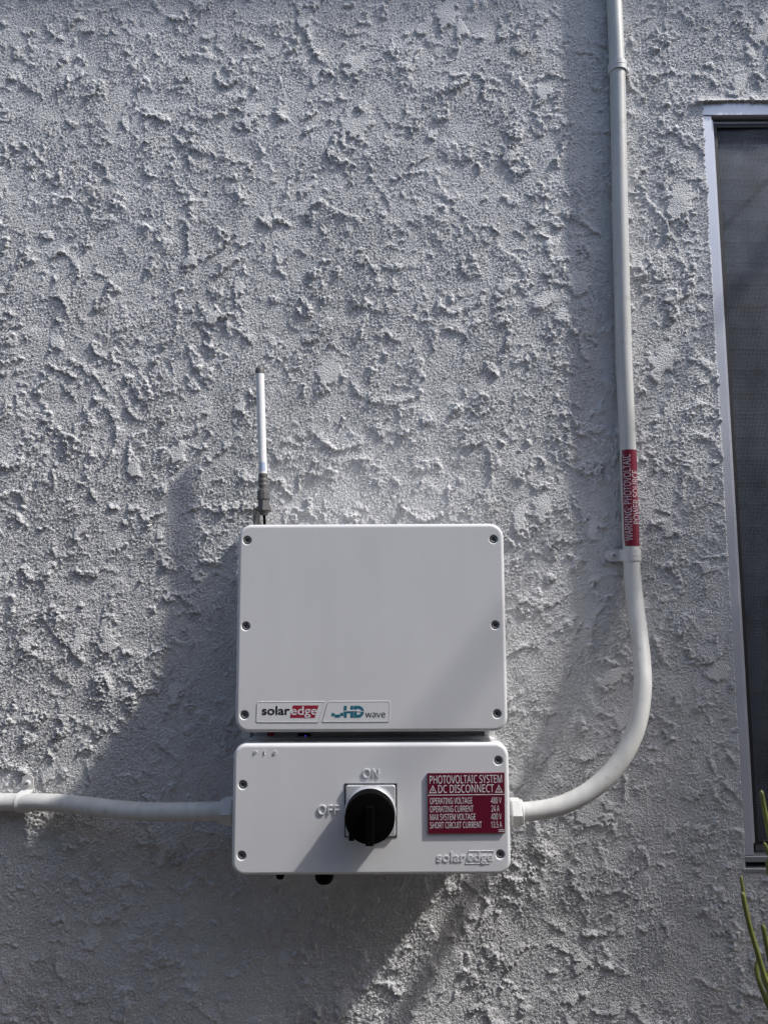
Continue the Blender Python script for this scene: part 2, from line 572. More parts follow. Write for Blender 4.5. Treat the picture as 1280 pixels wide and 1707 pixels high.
# unseen eave added to shade the top of the wall: soffit and fascia
EZ, EO = 3.22, 0.178
t = thing('added_eave', 'added roof eave out of view, shading the top of the wall', 'eave', (0, 0, EZ))
obj('soffit', boxm(-5, 5, -EO + 0.02, 0.12, EZ, EZ + 0.02), M['trim'], t)
obj('fascia', boxm(-5, 5, -EO, -EO + 0.02, EZ - 0.005, EZ + 0.16, 0.003), M['trim'], t)
b = bmesh.new()
pr = [(-EO-0.02, EZ+0.162), (-EO-0.02, EZ+0.18), (1.6, EZ+0.88), (1.6, EZ+0.862)]
A = [b.verts.new((-5.1, y, z)) for y, z in pr]; B = [b.verts.new((5.1, y, z)) for y, z in pr]
ring_faces(b, A, B, False); b.faces.new(A); b.faces.new(B[::-1])
bmesh.ops.recalc_face_normals(b, faces=b.faces)
obj('roof_slope', b, M['shingle'], t)

# house added out of view behind the camera to block the low sky
t = thing('added_house', 'added tan house behind the view, blocking the low sky', 'house', (0, -2.6, 0))
obj('wall', boxm(-7, 7, -6.5, -2.6, 0.0, 2.98), M['render2'], t)
b = bmesh.new()
pr = [(-2.35, 3.0), (-2.35, 3.08), (-4.6, 4.0), (-6.75, 3.08), (-6.75, 3.0)]
A = [b.verts.new((-7.2, y, z)) for y, z in pr]; B = [b.verts.new((7.2, y, z)) for y, z in pr]
ring_faces(b, A, B, False); b.faces.new(A); b.faces.new(B[::-1])
bmesh.ops.recalc_face_normals(b, faces=b.faces)
obj('roof', b, M['shingle'], t)

# ------------------------------------------------------------------ window
W0 = WX0 - 0.006
t = thing('window', 'aluminium framed window with dark insect screen at the right edge', 'window', (WX0, 0.0, WZ0))
JW = 0.0150                                       # visible face of the jamb
zt, zb = WZ1 + 0.006, WZ0 - 0.004
SZ1 = PZ(1262, 1427, 0.0)                         # top of the sill
HZ = PZ(1230, 192, 0.0)                           # underside of the head
def frame_part(name, x0, x1, y0, y1, z0, z1, m='alu', bev=0.0008, par=t):
    return obj(name, boxm(x0, x1, y0, y1, z0, z1, bev, 1), M[m], par)
fr = frame_part('frame_jamb', W0, WX0 + JW, 0.0010, 0.050, SZ1, HZ)
frame_part('frame_jamb', WX1 - JW, WX1 + 0.006, 0.0010, 0.050, SZ1, HZ)
frame_part('frame_head', W0, WX1 + 0.006, 0.0002, 0.050, HZ + 0.0012, zt)
frame_part('inner_track', WX0 + JW, WX0 + JW + 0.0055, 0.0065, 0.045, SZ1 + 0.016, HZ - 0.003)
frame_part('inner_track', WX1 - JW - 0.0055, WX1 - JW, 0.0065, 0.045, SZ1 + 0.016, HZ - 0.003)
frame_part('inner_track', WX0 + JW + 0.0065, WX1 - JW - 0.0065, 0.0105, 0.045, HZ - 0.0085, HZ - 0.0035, 'alu_dull')
frame_part('sill', W0, WX1 + 0.006, -0.0010, 0.055, SZ1 - 0.0095, SZ1 - 0.0005, 'alu_dull')
frame_part('sill_step', W0, WX1 + 0.006, 0.0150, 0.055, SZ1 - 0.0175, SZ1 - 0.010, 'gasket')
frame_part('sill_nose', W0, WX1 + 0.006, -0.0035, 0.055, WZ0 - 0.004, SZ1 - 0.018, 'alu_dull')
gx0, gx1, gz0, gz1 = WX0 + JW + 0.0058, WX1 - JW - 0.0058, SZ1 + 0.0135, HZ - 0.010
sf = bmesh.new()
fw = 0.0065
for a in ((gx0, gx0+fw, gz0, gz1), (gx1-fw, gx1, gz0, gz1), (gx0+fw, gx1-fw, gz0, gz0+fw), (gx0+fw, gx1-fw, gz1-fw, gz1)):
    box(sf, a[0], a[1], 0.0090, 0.0190, a[2], a[3], 0.0006, 1)
scf = obj('screen_frame', sf, M['gasket'], t)
frame_part('bottom_rail', gx0 + 0.006, gx1, 0.0200, 0.0400, SZ1, SZ1 + 0.0135, 'alu_dull')
frame_part('roller_clip', WX0 + JW + 0.0002, WX0 + JW + 0.006, 0.0110, 0.0400, SZ1, SZ1 + 0.0150, 'gasket')
b = bmesh.new()
nx_, nz_ = 24, 40
rnd = random.Random(3)
grid = [[b.verts.new((gx0+fw-0.002 + (gx1-gx0-2*fw+0.004)*i/nx_, 0.0125 + 0.0016*math.sin(i*1.1+j*0.35)*math.sin(j*0.5), gz0+fw-0.002 + (gz1-gz0-2*fw+0.004)*j/nz_)) for i in range(nx_+1)] for j in range(nz_+1)]
for j in range(nz_):
    for i in range(nx_):
        b.faces.new((grid[j][i], grid[j][i+1], grid[j+1][i+1], grid[j+1][i])).smooth = True
obj('screen_mesh', b, M['screen'], t)
obj('glass_pane', boxm(gx0 - 0.002, gx1 + 0.002, 0.0300, 0.0330, gz0, gz1), M['glass'], t)
bl = thing('window_blind', 'grey horizontal slat blind hanging behind the dark window screen', 'blind', (WX0 + 0.4, 0.09, WZ1))
sl_me = None
pitch = 0.0402
nsl = int((WZ1 - WZ0) / pitch)
for k in range(nsl):
    zc = WZ1 - 0.03 - k*pitch
    b = bmesh.new()
    prof = [(0.108 - 0.026*(s/6) - 0.003*math.sin(math.pi*s/6), zc + 0.0225 - 0.045*s/6) for s in range(7)]
    A = [b.verts.new((gx0 + 0.004, y, z)) for y, z in prof]; B = [b.verts.new((gx1, y, z)) for y, z in prof]
    for s in range(6): b.faces.new((A[s], B[s], B[s+1], A[s+1])).smooth = True
    obj('slat', b, M['slat'], bl)
obj('head_rail', boxm(gx0, gx1, 0.075, 0.120, WZ1 - 0.012, WZ1 + 0.02, 0.002), M['slat'], bl)

# ------------------------------------------------------------------ text
FONT = None
try:                                                # the sans-serif face that Blender ships
    FONT = bpy.data.fonts.load(os.path.join(bpy.utils.system_resource('DATAFILES'), 'fonts', 'NotoSansHebrew-Regular.woff2'))
except Exception:
    FONT = None
def text_mesh(body, offset=0.0, extrude=0.0, shear=0.0, bevel=0.0, space=1.0, bold=False):
    cu = bpy.data.curves.new('t', 'FONT')
    cu.body = body
    if FONT and not bold: cu.font = FONT
    cu.offset = offset
    cu.extrude = extrude
    cu.shear = shear
    cu.bevel_depth = bevel
    cu.bevel_resolution = 1
    cu.resolution_u = 4
    cu.space_character = space
    o = bpy.data.objects.new('t', cu)
    COL.objects.link(o)
    bpy.context.view_layer.update()
    me = bpy.data.meshes.new_from_object(o.evaluated_get(bpy.context.evaluated_depsgraph_get()))
    bpy.data.objects.remove(o)
    bpy.data.curves.remove(cu)
    return me

def fit_text(body, pxbox, y, thick=0.0002, offset=0.0, extrude=0.0, rot=None, shear=0.0, bevel=0.0, space=1.0, bold=False):
    """lettering whose outline fills the box (x0, y0, x1, y1) in pixels of the photograph, on the plane y"""
    me = text_mesh(body, offset, extrude, shear, bevel, space, bold)
    co = np.empty(len(me.vertices)*3, np.float32); me.vertices.foreach_get('co', co)
    co = co.reshape(-1, 3)
    lo, hi = co.min(0), co.max(0)
    a = P(pxbox[0], (pxbox[1]+pxbox[3])/2, y).x; c = P(pxbox[2], (pxbox[1]+pxbox[3])/2, y).x
    xm = (pxbox[0]+pxbox[2])/2
    d = P(xm, pxbox[3], y).z; e = P(xm, pxbox[1], y).z
    out = np.empty_like(co)
    out[:, 0] = a + (co[:, 0]-lo[0]) / (hi[0]-lo[0]) * (c-a)
    out[:, 2] = d + (co[:, 1]-lo[1]) / (hi[1]-lo[1]) * (e-d)
    dz = hi[2] - lo[2]
    out[:, 1] = y - (((co[:, 2]-lo[2]) / dz * thick) if dz > 1e-6 else thick)
    me.vertices.foreach_set('co', out.ravel())
    me.update()
    if rot: rotate_me(me, *rot)
    return me

def rotate_me(me, cx, cz, ang):
    T = Matrix.Translation((cx, 0, cz)) @ Matrix.Rotation(ang, 4, 'Y') @ Matrix.Translation((-cx, 0, -cz))
    if isinstance(me, bmesh.types.BMesh): bmesh.ops.transform(me, matrix=T, verts=me.verts)
    else: me.transform(T)
    return me

def poly_px(pts, y):
    return [(lambda v: (v.x, v.z))(P(px, py, y)) for px, py in pts]

def plate_px(pts, y0, y1, bev=0.0):
    return prism(poly_px(pts, y0), y0, y1, bev)

def socket_screw(x, z, y, parent, r=0.0056):
    """recessed dark socket head screw"""
    b = bmesh.new()
    prof = [(0.0, r), (0.0035, r), (0.0042, r*0.9), (0.0042, r*0.52)]
    m = 24
    prev = None
    for s, rr in prof:
        ring = [b.verts.new((x + rr*math.cos(2*math.pi*k/m), y - s, z + rr*math.sin(2*math.pi*k/m))) for k in range(m)]
        if prev: ring_faces(b, ring, prev)
        prev = ring
    star = [b.verts.new((x + r*(0.47 if k % 4 < 2 else 0.33)*math.cos(2*math.pi*k/m), y - 0.0018, z + r*(0.47 if k % 4 < 2 else 0.33)*math.sin(2*math.pi*k/m))) for k in range(m)]
    ring_faces(b, star, prev, False)
    b.faces.new(star)
    bmesh.ops.recalc_face_normals(b, faces=b.faces)
    s = obj('screw', b, M['dark_steel'], parent)
    b = lathe((x, y - 0.0019, z), (0, -1, 0), [(0, r*0.16), (0.0012, r*0.16)], 10)
    obj('socket_pin', b, M['steel'], s)
    return s

# ------------------------------------------------------------------ inverter
YF = -0.174                                        # front of both enclosures
ix0, ix1 = PX(394.3, 1045, YF), PX(843, 1045, YF)
iz1, iz0 = PZ(618, 873.5, YF), PZ(618, 1221, YF)
inv = thing('solar_inverter', 'white solar inverter with six sunk screws and two logo badges', 'inverter', ((ix0+ix1)/2, 0, iz0))
scr = [(411.5, 901), (410, 1044), (407, 1192), (822, 899), (825, 1042.5), (829, 1191)]
sp = [P(x, y, YF) for x, y in scr]
xl = sum(p.x for p in sp[:3])/3; xr = sum(p.x for p in sp[3:])/3
holes = [(xl if i < 3 else xr, (sp[i].z + sp[(i+3) % 6].z)/2) for i in range(6)]
obj('front_cover', shell(ix0, ix1, iz0, iz1, YF, YF + 0.034, 0.019, 0.0050, holes), M['powder'], inv)
for hx, hz in holes: socket_screw(hx, hz, YF + 0.0056, inv, 0.0052)
obj('rear_housing', shell(ix0+0.010, ix1-0.010, iz0+0.008, iz1-0.006, YF+0.034, -0.0085, 0.014, 0.002), M['powder'], inv)
obj('wall_bracket', boxm(ix0+0.06, ix1-0.06, -0.0075, 0.004, iz1-0.10, iz1-0.06), M['steel'], inv)

def badge(outline, prints):
    pts = poly_px(outline, YF)
    cx = sum(p[0] for p in pts)/4; cz = sum(p[1] for p in pts)/4
    bd = obj('badge', prism(pts, YF - 0.0003, YF + 0.001), M['badge'], inv)
    # moulded rim round the badge
    b = bmesh.new()
    n = len(pts)
    def off(d, y):
        out = []
        for i in range(n):
            p0, p1, p2 = Vector(pts[i-1]), Vector(pts[i]), Vector(pts[(i+1) % n])
            n1 = (p1-p0); n1 = Vector((-n1.y, n1.x)).normalized()
            n2 = (p2-p1); n2 = Vector((-n2.y, n2.x)).normalized()
            nn = n1+n2; nn = nn/nn.length_squared*2
            q = p1 + nn*d
            out.append(b.verts.new((q.x, y, q.y)))
        return out
    r1, r2, r3, r4 = off(-0.0008, YF+0.0004), off(-0.0006, YF-0.00055), off(-0.0001, YF-0.00055), off(0.0001, YF+0.0004)
    ring_faces(b, r1, r2, False); ring_faces(b, r2, r3, False); ring_faces(b, r3, r4, False)
    bmesh.ops.recalc_face_normals(b, faces=b.faces)
    obj('badge_rim', b, M['powder'], bd)
    for name, me, m in prints: obj(name, me, M[m], bd)
def rc(pts, r=2.2, n=4):
    """round the corners of a pixel outline"""
    out = []
    for i in range(len(pts)):
        p0, p1, p2 = Vector(pts[i-1]), Vector(pts[i]), Vector(pts[(i+1) % len(pts)])
        a = p1 + (p0-p1).normalized()*r; c = p1 + (p2-p1).normalized()*r
        for k in range(n+1):
            t_ = k/n
            q = a*(1-t_)**2 + p1*2*t_*(1-t_) + c*t_*t_
            out.append((q.x, q.y))
    return out
YB = YF - 0.0003
badge(rc([(428.5, 1203.5), (531, 1203.5), (541, 1170.5), (429.5, 1171)]), [
    ('lettering', fit_text('solar', (436.6, 1177.2, 483.6, 1192.2), YB, 0.0002, offset=0.022, bold=True), 'ink'),
    ('logo_panel', plate_px([(482.9, 1197), (524.6, 1197), (531.3, 1176.2), (488.4, 1176.2)], YB - 0.00015, YB), 'logo_red'),
    ('lettering', fit_text('edge', (484.8, 1177.4, 528.6, 1196.8), YB - 0.00015, 0.0002, offset=0.008, bold=True), 'white_ink')])
arc = [(573 + 33*k/10, 1187.5 - 3.8*math.sin(math.pi*(0.15 + 0.75*k/10))) for k in range(11)]
sw = arc[::-1] + [(x, y + 0.9 + 1.3*math.sin(math.pi*i/10)) for i, (x, y) in enumerate(arc)]
sw = sw[::-1]
badge(rc([(538.5, 1203), (649, 1202.5), (649.5, 1169.8), (548, 1170.3)]), [
    ('lettering', fit_text('HD', (573.3, 1176.8, 606.8, 1196.6), YB, 0.0002, offset=0.055, bold=True), 'teal'),
    ('swoosh', plate_px([(x, y) for x, y in sw], YB - 0.0004, YB - 0.0002), 'badge'),
    ('lettering', fit_text('wave', (609.0, 1188.2, 642.2, 1196.2), YB, 0.0002), 'ink'),
    ('logo_square', plate_px([(552.8, 1194), (557.7, 1194), (557.7, 1189), (552.8, 1189)], YB - 0.0002, YB), 'teal'),
    ('logo_square', plate_px([(558.1, 1196.4), (567, 1196.4), (567, 1191.4), (558.1, 1191.4)], YB - 0.0002, YB), 'teal'),
    ('logo_square', plate_px([(567.4, 1193.6), (572.4, 1193.6), (572.4, 1188.5), (567.4, 1188.5)], YB - 0.0002, YB), 'teal')])

# ------------------------------------------------------------------ disconnect box
dx0, dx1 = PX(387, 1350, YF), PX(850, 1350, YF)
dz1, dz0 = PZ(618, 1239.5, YF), PZ(618, 1460, YF)
db = thing('disconnect_box', 'white disconnect box with black rotary switch under the inverter', 'electrical box', ((dx0+dx1)/2, 0, dz0))
scr = [(404, 1309), (403, 1426.5), (830.5, 1268.5), (833.5, 1426)]
sp = [P(x, y, YF) for x, y in scr]
holes = [((sp[0].x+sp[1].x)/2, sp[0].z), ((sp[0].x+sp[1].x)/2, (sp[1].z+sp[3].z)/2), ((sp[2].x+sp[3].x)/2, sp[2].z), ((sp[2].x+sp[3].x)/2, (sp[1].z+sp[3].z)/2)]
obj('front_cover', shell(dx0, dx1, dz0, dz1, YF, YF + 0.030, 0.018, 0.0050, holes), M['powder'], db)
for hx, hz in holes: socket_screw(hx, hz, YF + 0.0056, db, 0.0052)
rh = obj('rear_housing', shell(dx0+0.006, dx1-0.006, dz0+0.005, dz1+0.001, YF+0.030, -0.012, 0.016, 0.002), M['powder'], db)
gz = dz1 + 0.001
obj('neck', boxm(dx0+0.022, dx1-0.030, YF+0.050, -0.040, gz-0.003, iz0+0.006, 0.001), M['housing'], db)
obj('neck_panel', boxm(PX(535, 1230, YF+0.05), dx1-0.034, YF+0.0485, YF+0.0515, gz+0.0015, gz+0.0085, 0.0005), M['housing'], db)
b = prism(rrect(PX(806, 1230, YF+.045), PX(824, 1230, YF+.045), gz-0.004, iz0+0.004, 0.004, 4), YF+0.040, YF+0.075, 0.001)
obj('shoulder_lug', b, M['powder'], db)
obj('shoulder_lug', prism(rrect(PX(402, 1230, YF+.045), PX(416, 1230, YF+.045), gz-0.004, iz0+0.002, 0.003, 4), YF+0.050, YF+0.080, 0.001), M['powder'], db)
ys = YF + 0.0495
obj('rocker_switch', boxm(PX(446, 1230, ys), PX(457, 1230, ys), ys-0.003, ys+0.002, gz+0.0005, gz+0.0085, 0.0008), M['logo_red'], db)
lw = obj('indicator_window', plate_px([(493, 1237), (521, 1237), (517, 1223), (497, 1223)], ys-0.002, ys+0.002), M['black'], db)
obj('indicator_light', lathe(P(509, 1227.5, ys-0.002), (0, -1, 0), [(0, .0010), (.0006, .0010), (.0009, .0005)], 10), M['led'], lw)
# glands under the box
for gx, gy, gr, nm in ((467, 1465, 0.0075, 'gland'), (540.5, 1472, 0.0150, 'gland')):
    p = P(gx, gy, -0.085)
    top = dz0 + 0.006
    L_ = top - p.z
    obj(nm, lathe((p.x, -0.085, top), (0, 0, -1), [(0, gr*1.02), (L_*0.55, gr*1.02), (L_*0.62, gr*0.95), (L_*0.9, gr*0.85), (L_, gr*0.6)], 24), M['black'], db)

# switch: recess frame, plate, ring, knob with grip
SY = 1351
q = lambda a, c, e, f: [(a, f), (c, f), (c, e), (a, e)]
sw_f = obj('switch_recess', plate_px(q(574.2, 661.8, 1306.5, 1396.8), YF - 0.0006, YF + 0.003), M['groove'], db)
sw_p = obj('switch_plate', prism(rrect(PX(576.4, SY, YF), PX(659.2, SY, YF), PZ(618, 1394.2, YF), PZ(618, 1308.5, YF), 0.0035, 5), YF - 0.0042, YF, 0.0016, 3), M['silver'], db)
kc = P(617.3, 1352, YF)
obj('switch_ring', lathe((kc.x, YF - 0.004, kc.z), (0, -1, 0), [(0, .0345), (.004, .0340), (.010, .0335), (.011, .0325), (.0115, .030)], 64), M['silver'], sw_p)
kn = obj('switch_knob', lathe((kc.x, YF - 0.0145, kc.z), (0, -1, 0), [(0, .0300), (.002, .0330), (.020, .0325), (.0215, .0318), (.022, .0300), (.0222, .012)], 64), M['black'], db, 40)
gy = YF - 0.0365
gb = bmesh.new()
hw = 0.0058
zt_, zb_ = kc.z + 0.0165, kc.z - 0.0310
prof = [(-hw, gy+.016), (-hw*.92, gy-.0070), (-hw*.6, gy-.0085), (hw*.6, gy-.0085), (hw*.92, gy-.0070), (hw, gy+.016)]
A = [gb.verts.new((kc.x + x, y, zb_)) for x, y in prof]; B = [gb.verts.new((kc.x + x, y, zt_)) for x, y in prof]
ring_faces(gb, A, B, False); gb.faces.new(A); gb.faces.new(B[::-1])
bmesh.ops.recalc_face_normals(gb, faces=gb.faces)
obj('grip', gb, M['black'], kn)
obj('lock_tab', boxm(kc.x-0.0275, kc.x-0.0205, YF-0.030, YF-0.022, kc.z-0.0295, kc.z-0.0215, .0008), M['black'], kn)

# raised lettering moulded into the cover
for s, bx, th, of in (('ON', (604.8, 1282, 631.6, 1297), 0.0014, 0.0), ('OFF', (530.4, 1342.3, 565.4, 1358), 0.0014, 0.0),
                      ('P', (423.8, 1252, 428.8, 1258), 0.0009, 0.0), ('I', (440.3, 1252, 442.0, 1258), 0.0009, 0.0), ('0', (455.8, 1252, 460.8, 1258), 0.0009, 0.0),
                      ('solar', (728.2, 1420.5, 775.6, 1437.6), 0.0008, 0.010), ('edge', (779, 1420.8, 821.5, 1440.8), 0.0009, 0.006)):
    obj('moulded_lettering', fit_text(s, bx, YF, th, offset=of, extrude=0.04, bold=s in ('solar', 'edge')), M['powder'], db)
b = bmesh.new()
pts = poly_px([(775.2, 1440.4), (817, 1440.4), (823.9, 1418.6), (781.6, 1418.6)], YF)
def inset(pts, d):
    c = Vector((sum(p[0] for p in pts)/4, sum(p[1] for p in pts)/4))
    return [tuple(c + (Vector(p)-c)*(1-d/(Vector(p)-c).length)) for p in pts]
rings = [[b.verts.new((x, y, z)) for x, z in pp] for pp, y in ((pts, YF+.0005), (inset(pts, .0003), YF-.0006), (inset(pts, .0011), YF-.0006), (inset(pts, .0017), YF+.0005))]
for i in range(3): ring_faces(b, rings[i], rings[i+1], False)
bmesh.ops.recalc_face_normals(b, faces=b.faces)
obj('moulded_border', b, M['powder'], db)

# warning placard
YPL = YF - 0.0026
pc = P(777, 1340, YPL)
ROT = (pc.x, pc.z, R(-0.55))
pl = obj('warning_placard', rotate_me(plate_px(q(713, 841.3, 1289.3, 1390), YPL, YF - 0.0002, 0.0003), *ROT), M['red'], db)
pl['label'] = 'dark red engraved placard with white photovoltaic system lettering'
def ptext(s, bx, of=0.0): obj('lettering', fit_text(s, bx, YPL, 0.00015, offset=of, rot=ROT), M['white_ink'], pl)
ptext('PHOTOVOLTAIC SYSTEM', (716.4, 1292.6, 837, 1306.2))
ptext('DC DISCONNECT', (730.6, 1308.4, 823.4, 1321.8))
for s, v, y0, y1, xe, v0, v1 in (('OPERATING VOLTAGE', '480 V', 1329.9, 1340.3, 787, 818.2, 835.6), ('OPERATING CURRENT', '24 A', 1343.4, 1353.9, 789, 818.8, 832),
                         ('MAX SYSTEM VOLTAGE', '400 V', 1356.8, 1367.3, 792.3, 818.2, 835.6), ('SHORT CIRCUIT CURRENT', '13.5 A', 1370.3, 1380.8, 802.6, 818.2, 836.2)):
    ptext(s, (716.4, y0, xe, y1), 0.0)
    ptext(v, (v0, y0, v1, y1), 0.0)
obj('rule_line', rotate_me(plate_px(q(713.3, 841, 1325.0, 1326.0), YPL - 0.00015, YPL), *ROT), M['white_ink'], pl)
for cx in (721.6, 831.6):
    b = bmesh.new()
    def tri(rs, y):
        return [b.verts.new((P(cx + dx*rs, 1317.2 + dy*rs, YPL).x, y, P(cx + dx*rs, 1317.2 + dy*rs, YPL).z)) for dx, dy in ((-6.4, 4.9), (6.4, 4.9), (0, -8.3))]
    o1, o2 = tri(1.0, YPL - 0.00015), tri(0.72, YPL - 0.00015)
    ring_faces(b, o1, o2, False)
    tr = obj('warning_triangle', rotate_me(b, *ROT), M['white_ink'], pl)
    bolt = [(0.9, -4.2), (-1.5, 0.2), (0.0, 0.2), (-1.0, 3.6), (1.7, -1.0), (0.2, -1.0)]
    b = bmesh.new()
    b.faces.new([b.verts.new((P(cx+x, 1317.2+y, YPL).x, YPL-.00015, P(cx+x, 1317.2+y, YPL).z)) for x, y in bolt])
    bmesh.ops.recalc_face_normals(b, faces=b.faces)
    obj('bolt_mark', rotate_me(b, *ROT), M['white_ink'], pl)
for row in (1383.6, 1386.4):                        # print too small to read
    x = 830.4
    rr = random.Random(int(row))
    while x < 839.5:
        w = rr.uniform(0.7, 1.6)
        obj('fine_print', rotate_me(plate_px(q(x, x+w, row, row+1.5), YPL - 0.00015, YPL), *ROT), M['white_ink'], pl)
        x += w + 0.55

# ------------------------------------------------------------------ conduits
CR = 0.0130
def px_path(pts, sub=10):
    return catmull([P(x, y, d) for x, y, d in pts], sub)
D0 = -0.0150
rpts = [(1029, 120, D0), (1034.5, 400, D0), (1040, 600, D0), (1046, 740, D0), (1050.5, 880, D0), (1053, 945, D0-.002), (1058, 1000, D0-.012),
        (1065.5, 1060, D0-.032), (1070, 1105, -.066), (1070.8, 1150, -.082), (1064, 1200, -.094), (1046, 1247, -.101), (1017, 1289, -.105),
        (980, 1321, -.107), (938, 1342, -.108), (900, 1351, -.108), (872, 1353.5, -.108), (850, 1354, -.108)]
path = px_path(rpts)
p0 = path[0]
rc_ = thing('conduit', 'tall off-white conduit bending down from the red sticker into the disconnect box', 'conduit', (p0.x, D0, dz0), 'painted conduits')
up = [Vector((p0.x - 0.0015, D0, EZ + 0.05)), Vector((p0.x - 0.001, D0, (EZ + p0.z)/2))]
obj('pipe', tube(up + path, CR, 36), M['conduit'], rc_)
def coupling(x, z, y, dirx, parent):
    c = obj('coupling', lathe((x, y, z), (dirx, 0, 0), [(-.020, .0150), (.001, .0150), (.001, .0190), (.0025, .0200), (.0135, .0200), (.0150, .0190), (.0150, .0155), (.0185, .0150), (.0188, CR)], 6), M['strap'], parent, 25)
    obj('lock_ring', lathe((x, y, z), (dirx, 0, 0), [(.0150, .0165), (.0158, .0172), (.0175, .0172), (.0185, .0158), (.0187, CR)], 32), M['strap'], c, 40)
    return c
pe = P(862, 1354, -.108)
coupling(dx1 + 0.0100, pe.z, -.108, 1, rc_)
lpts = [(-330, 1336, -.0150), (-200, 1336, -.0150), (-60, 1336.5, -.0150), (20, 1337.5, -.0150), (75, 1338, -.026), (125, 1341.5, -.040), (175, 1347.5, -.058), (225, 1352.5, -.076), (275, 1353.8, -.092), (330, 1353.3, -.102), (368, 1352.5, -.106), (392, 1352.2, -.106)]
lpath = px_path(lpts)
lc = thing('conduit', 'short wavy off-white conduit running from the left edge into the disconnect box', 'conduit', (lpath[0].x, -.0150, lpath[0].z), 'painted conduits')
obj('pipe', tube([Vector((-3.2, -.0150, lpath[0].z)), Vector((-2.0, -.0150, lpath[0].z))] + lpath, CR, 36), M['conduit'], lc)
pe = P(377, 1352.3, -.106)
coupling(dx0 - 0.0110, pe.z, -.106, -1, lc)

# red sticker wrapped round the tall conduit
def pipe_at(z):
    for a, c in zip(path, path[1:]):
        if (a.z - z)*(c.z - z) <= 0 and abs(a.z - c.z) > 1e-9:
            return a.lerp(c, (z - a.z)/(c.z - a.z))
    return path[0]
def wrap(u, z, r):
    """u = angle round the pipe, 0 faces straight out of the wall, positive to the right"""
    c = pipe_at(z)
    return Vector((c.x + r*math.sin(u), c.y - r*math.cos(u), z))
sz1, sz0 = PZ(1048, 748.5, -.03), PZ(1052, 910, -.03)
b = bmesh.new()
u0, u1, nu, nv = R(-66), R(100), 26, 12
g = []
for j in range(nv+1):
    row = []
    for i in range(nu+1):
        z = sz0 + (sz1-sz0)*j/nv
        row.append(b.verts.new(wrap(u0 + (u1-u0)*i/nu, z, CR + 0.0003)))
    g.append(row)
for j in range(nv):
    for i in range(nu):
        if (i in (0, nu-1)) and (j in (0, nv-1)):
            continue
        b.faces.new((g[j][i], g[j][i+1], g[j+1][i+1], g[j+1][i])).smooth = True
for i, j, ci, cj in ((0, 0, 1, 1), (nu, 0, nu-1, 1), (0, nv, 1, nv-1), (nu, nv, nu-1, nv-1)):
    mid = b.verts.new((g[j][ci].co*0.86 + g[cj][i].co*0.14))
    f = b.faces.new((g[j][ci], mid, g[cj][i], g[cj][ci])); f.smooth = True
bmesh.ops.recalc_face_normals(b, faces=b.faces)
st = obj('sticker', b, M['red_sticker'], rc_)
st['label'] = 'red warning sticker with upright white lettering'
def wrap_text(body, ya, yb, ua, ub, of):
    """lettering that reads upwards along the pipe"""
    me = text_mesh(body, of)
    b = bmesh.new(); b.from_mesh(me)
    xs = [v.co.x for v in b.verts]; ys_ = [v.co.y for v in b.verts]
    lo, hi, l2, h2 = min(xs), max(xs), min(ys_), max(ys_)
    for k in range(1, 7):
        bmesh.ops.bisect_plane(b, geom=b.verts[:] + b.edges[:] + b.faces[:], plane_co=(0, l2 + (h2-l2)*k/7, 0), plane_no=(0, 1, 0))
    za, zb2 = PZ(1051, ya, -.03), PZ(1049, yb, -.03)
    for v in b.verts:
        z = za + (v.co.x - lo)/(hi-lo)*(zb2-za)
        u = ua + (h2 - v.co.y)/(h2-l2)*(ub-ua)
        u = ub - (v.co.y - l2)/(h2-l2)*(ub-ua)
        v.co = wrap(u, z, CR + 0.00055)
    bmesh.ops.recalc_face_normals(b, faces=b.faces)
    obj('lettering', b, M['pink_ink'], st)
wrap_text('WARNING: PHOTOVOLTAIC', 901, 756.5, R(-56), R(-4), 0.0)
wrap_text('POWER SOURCE', 873, 783.5, R(4), R(54), 0.0)

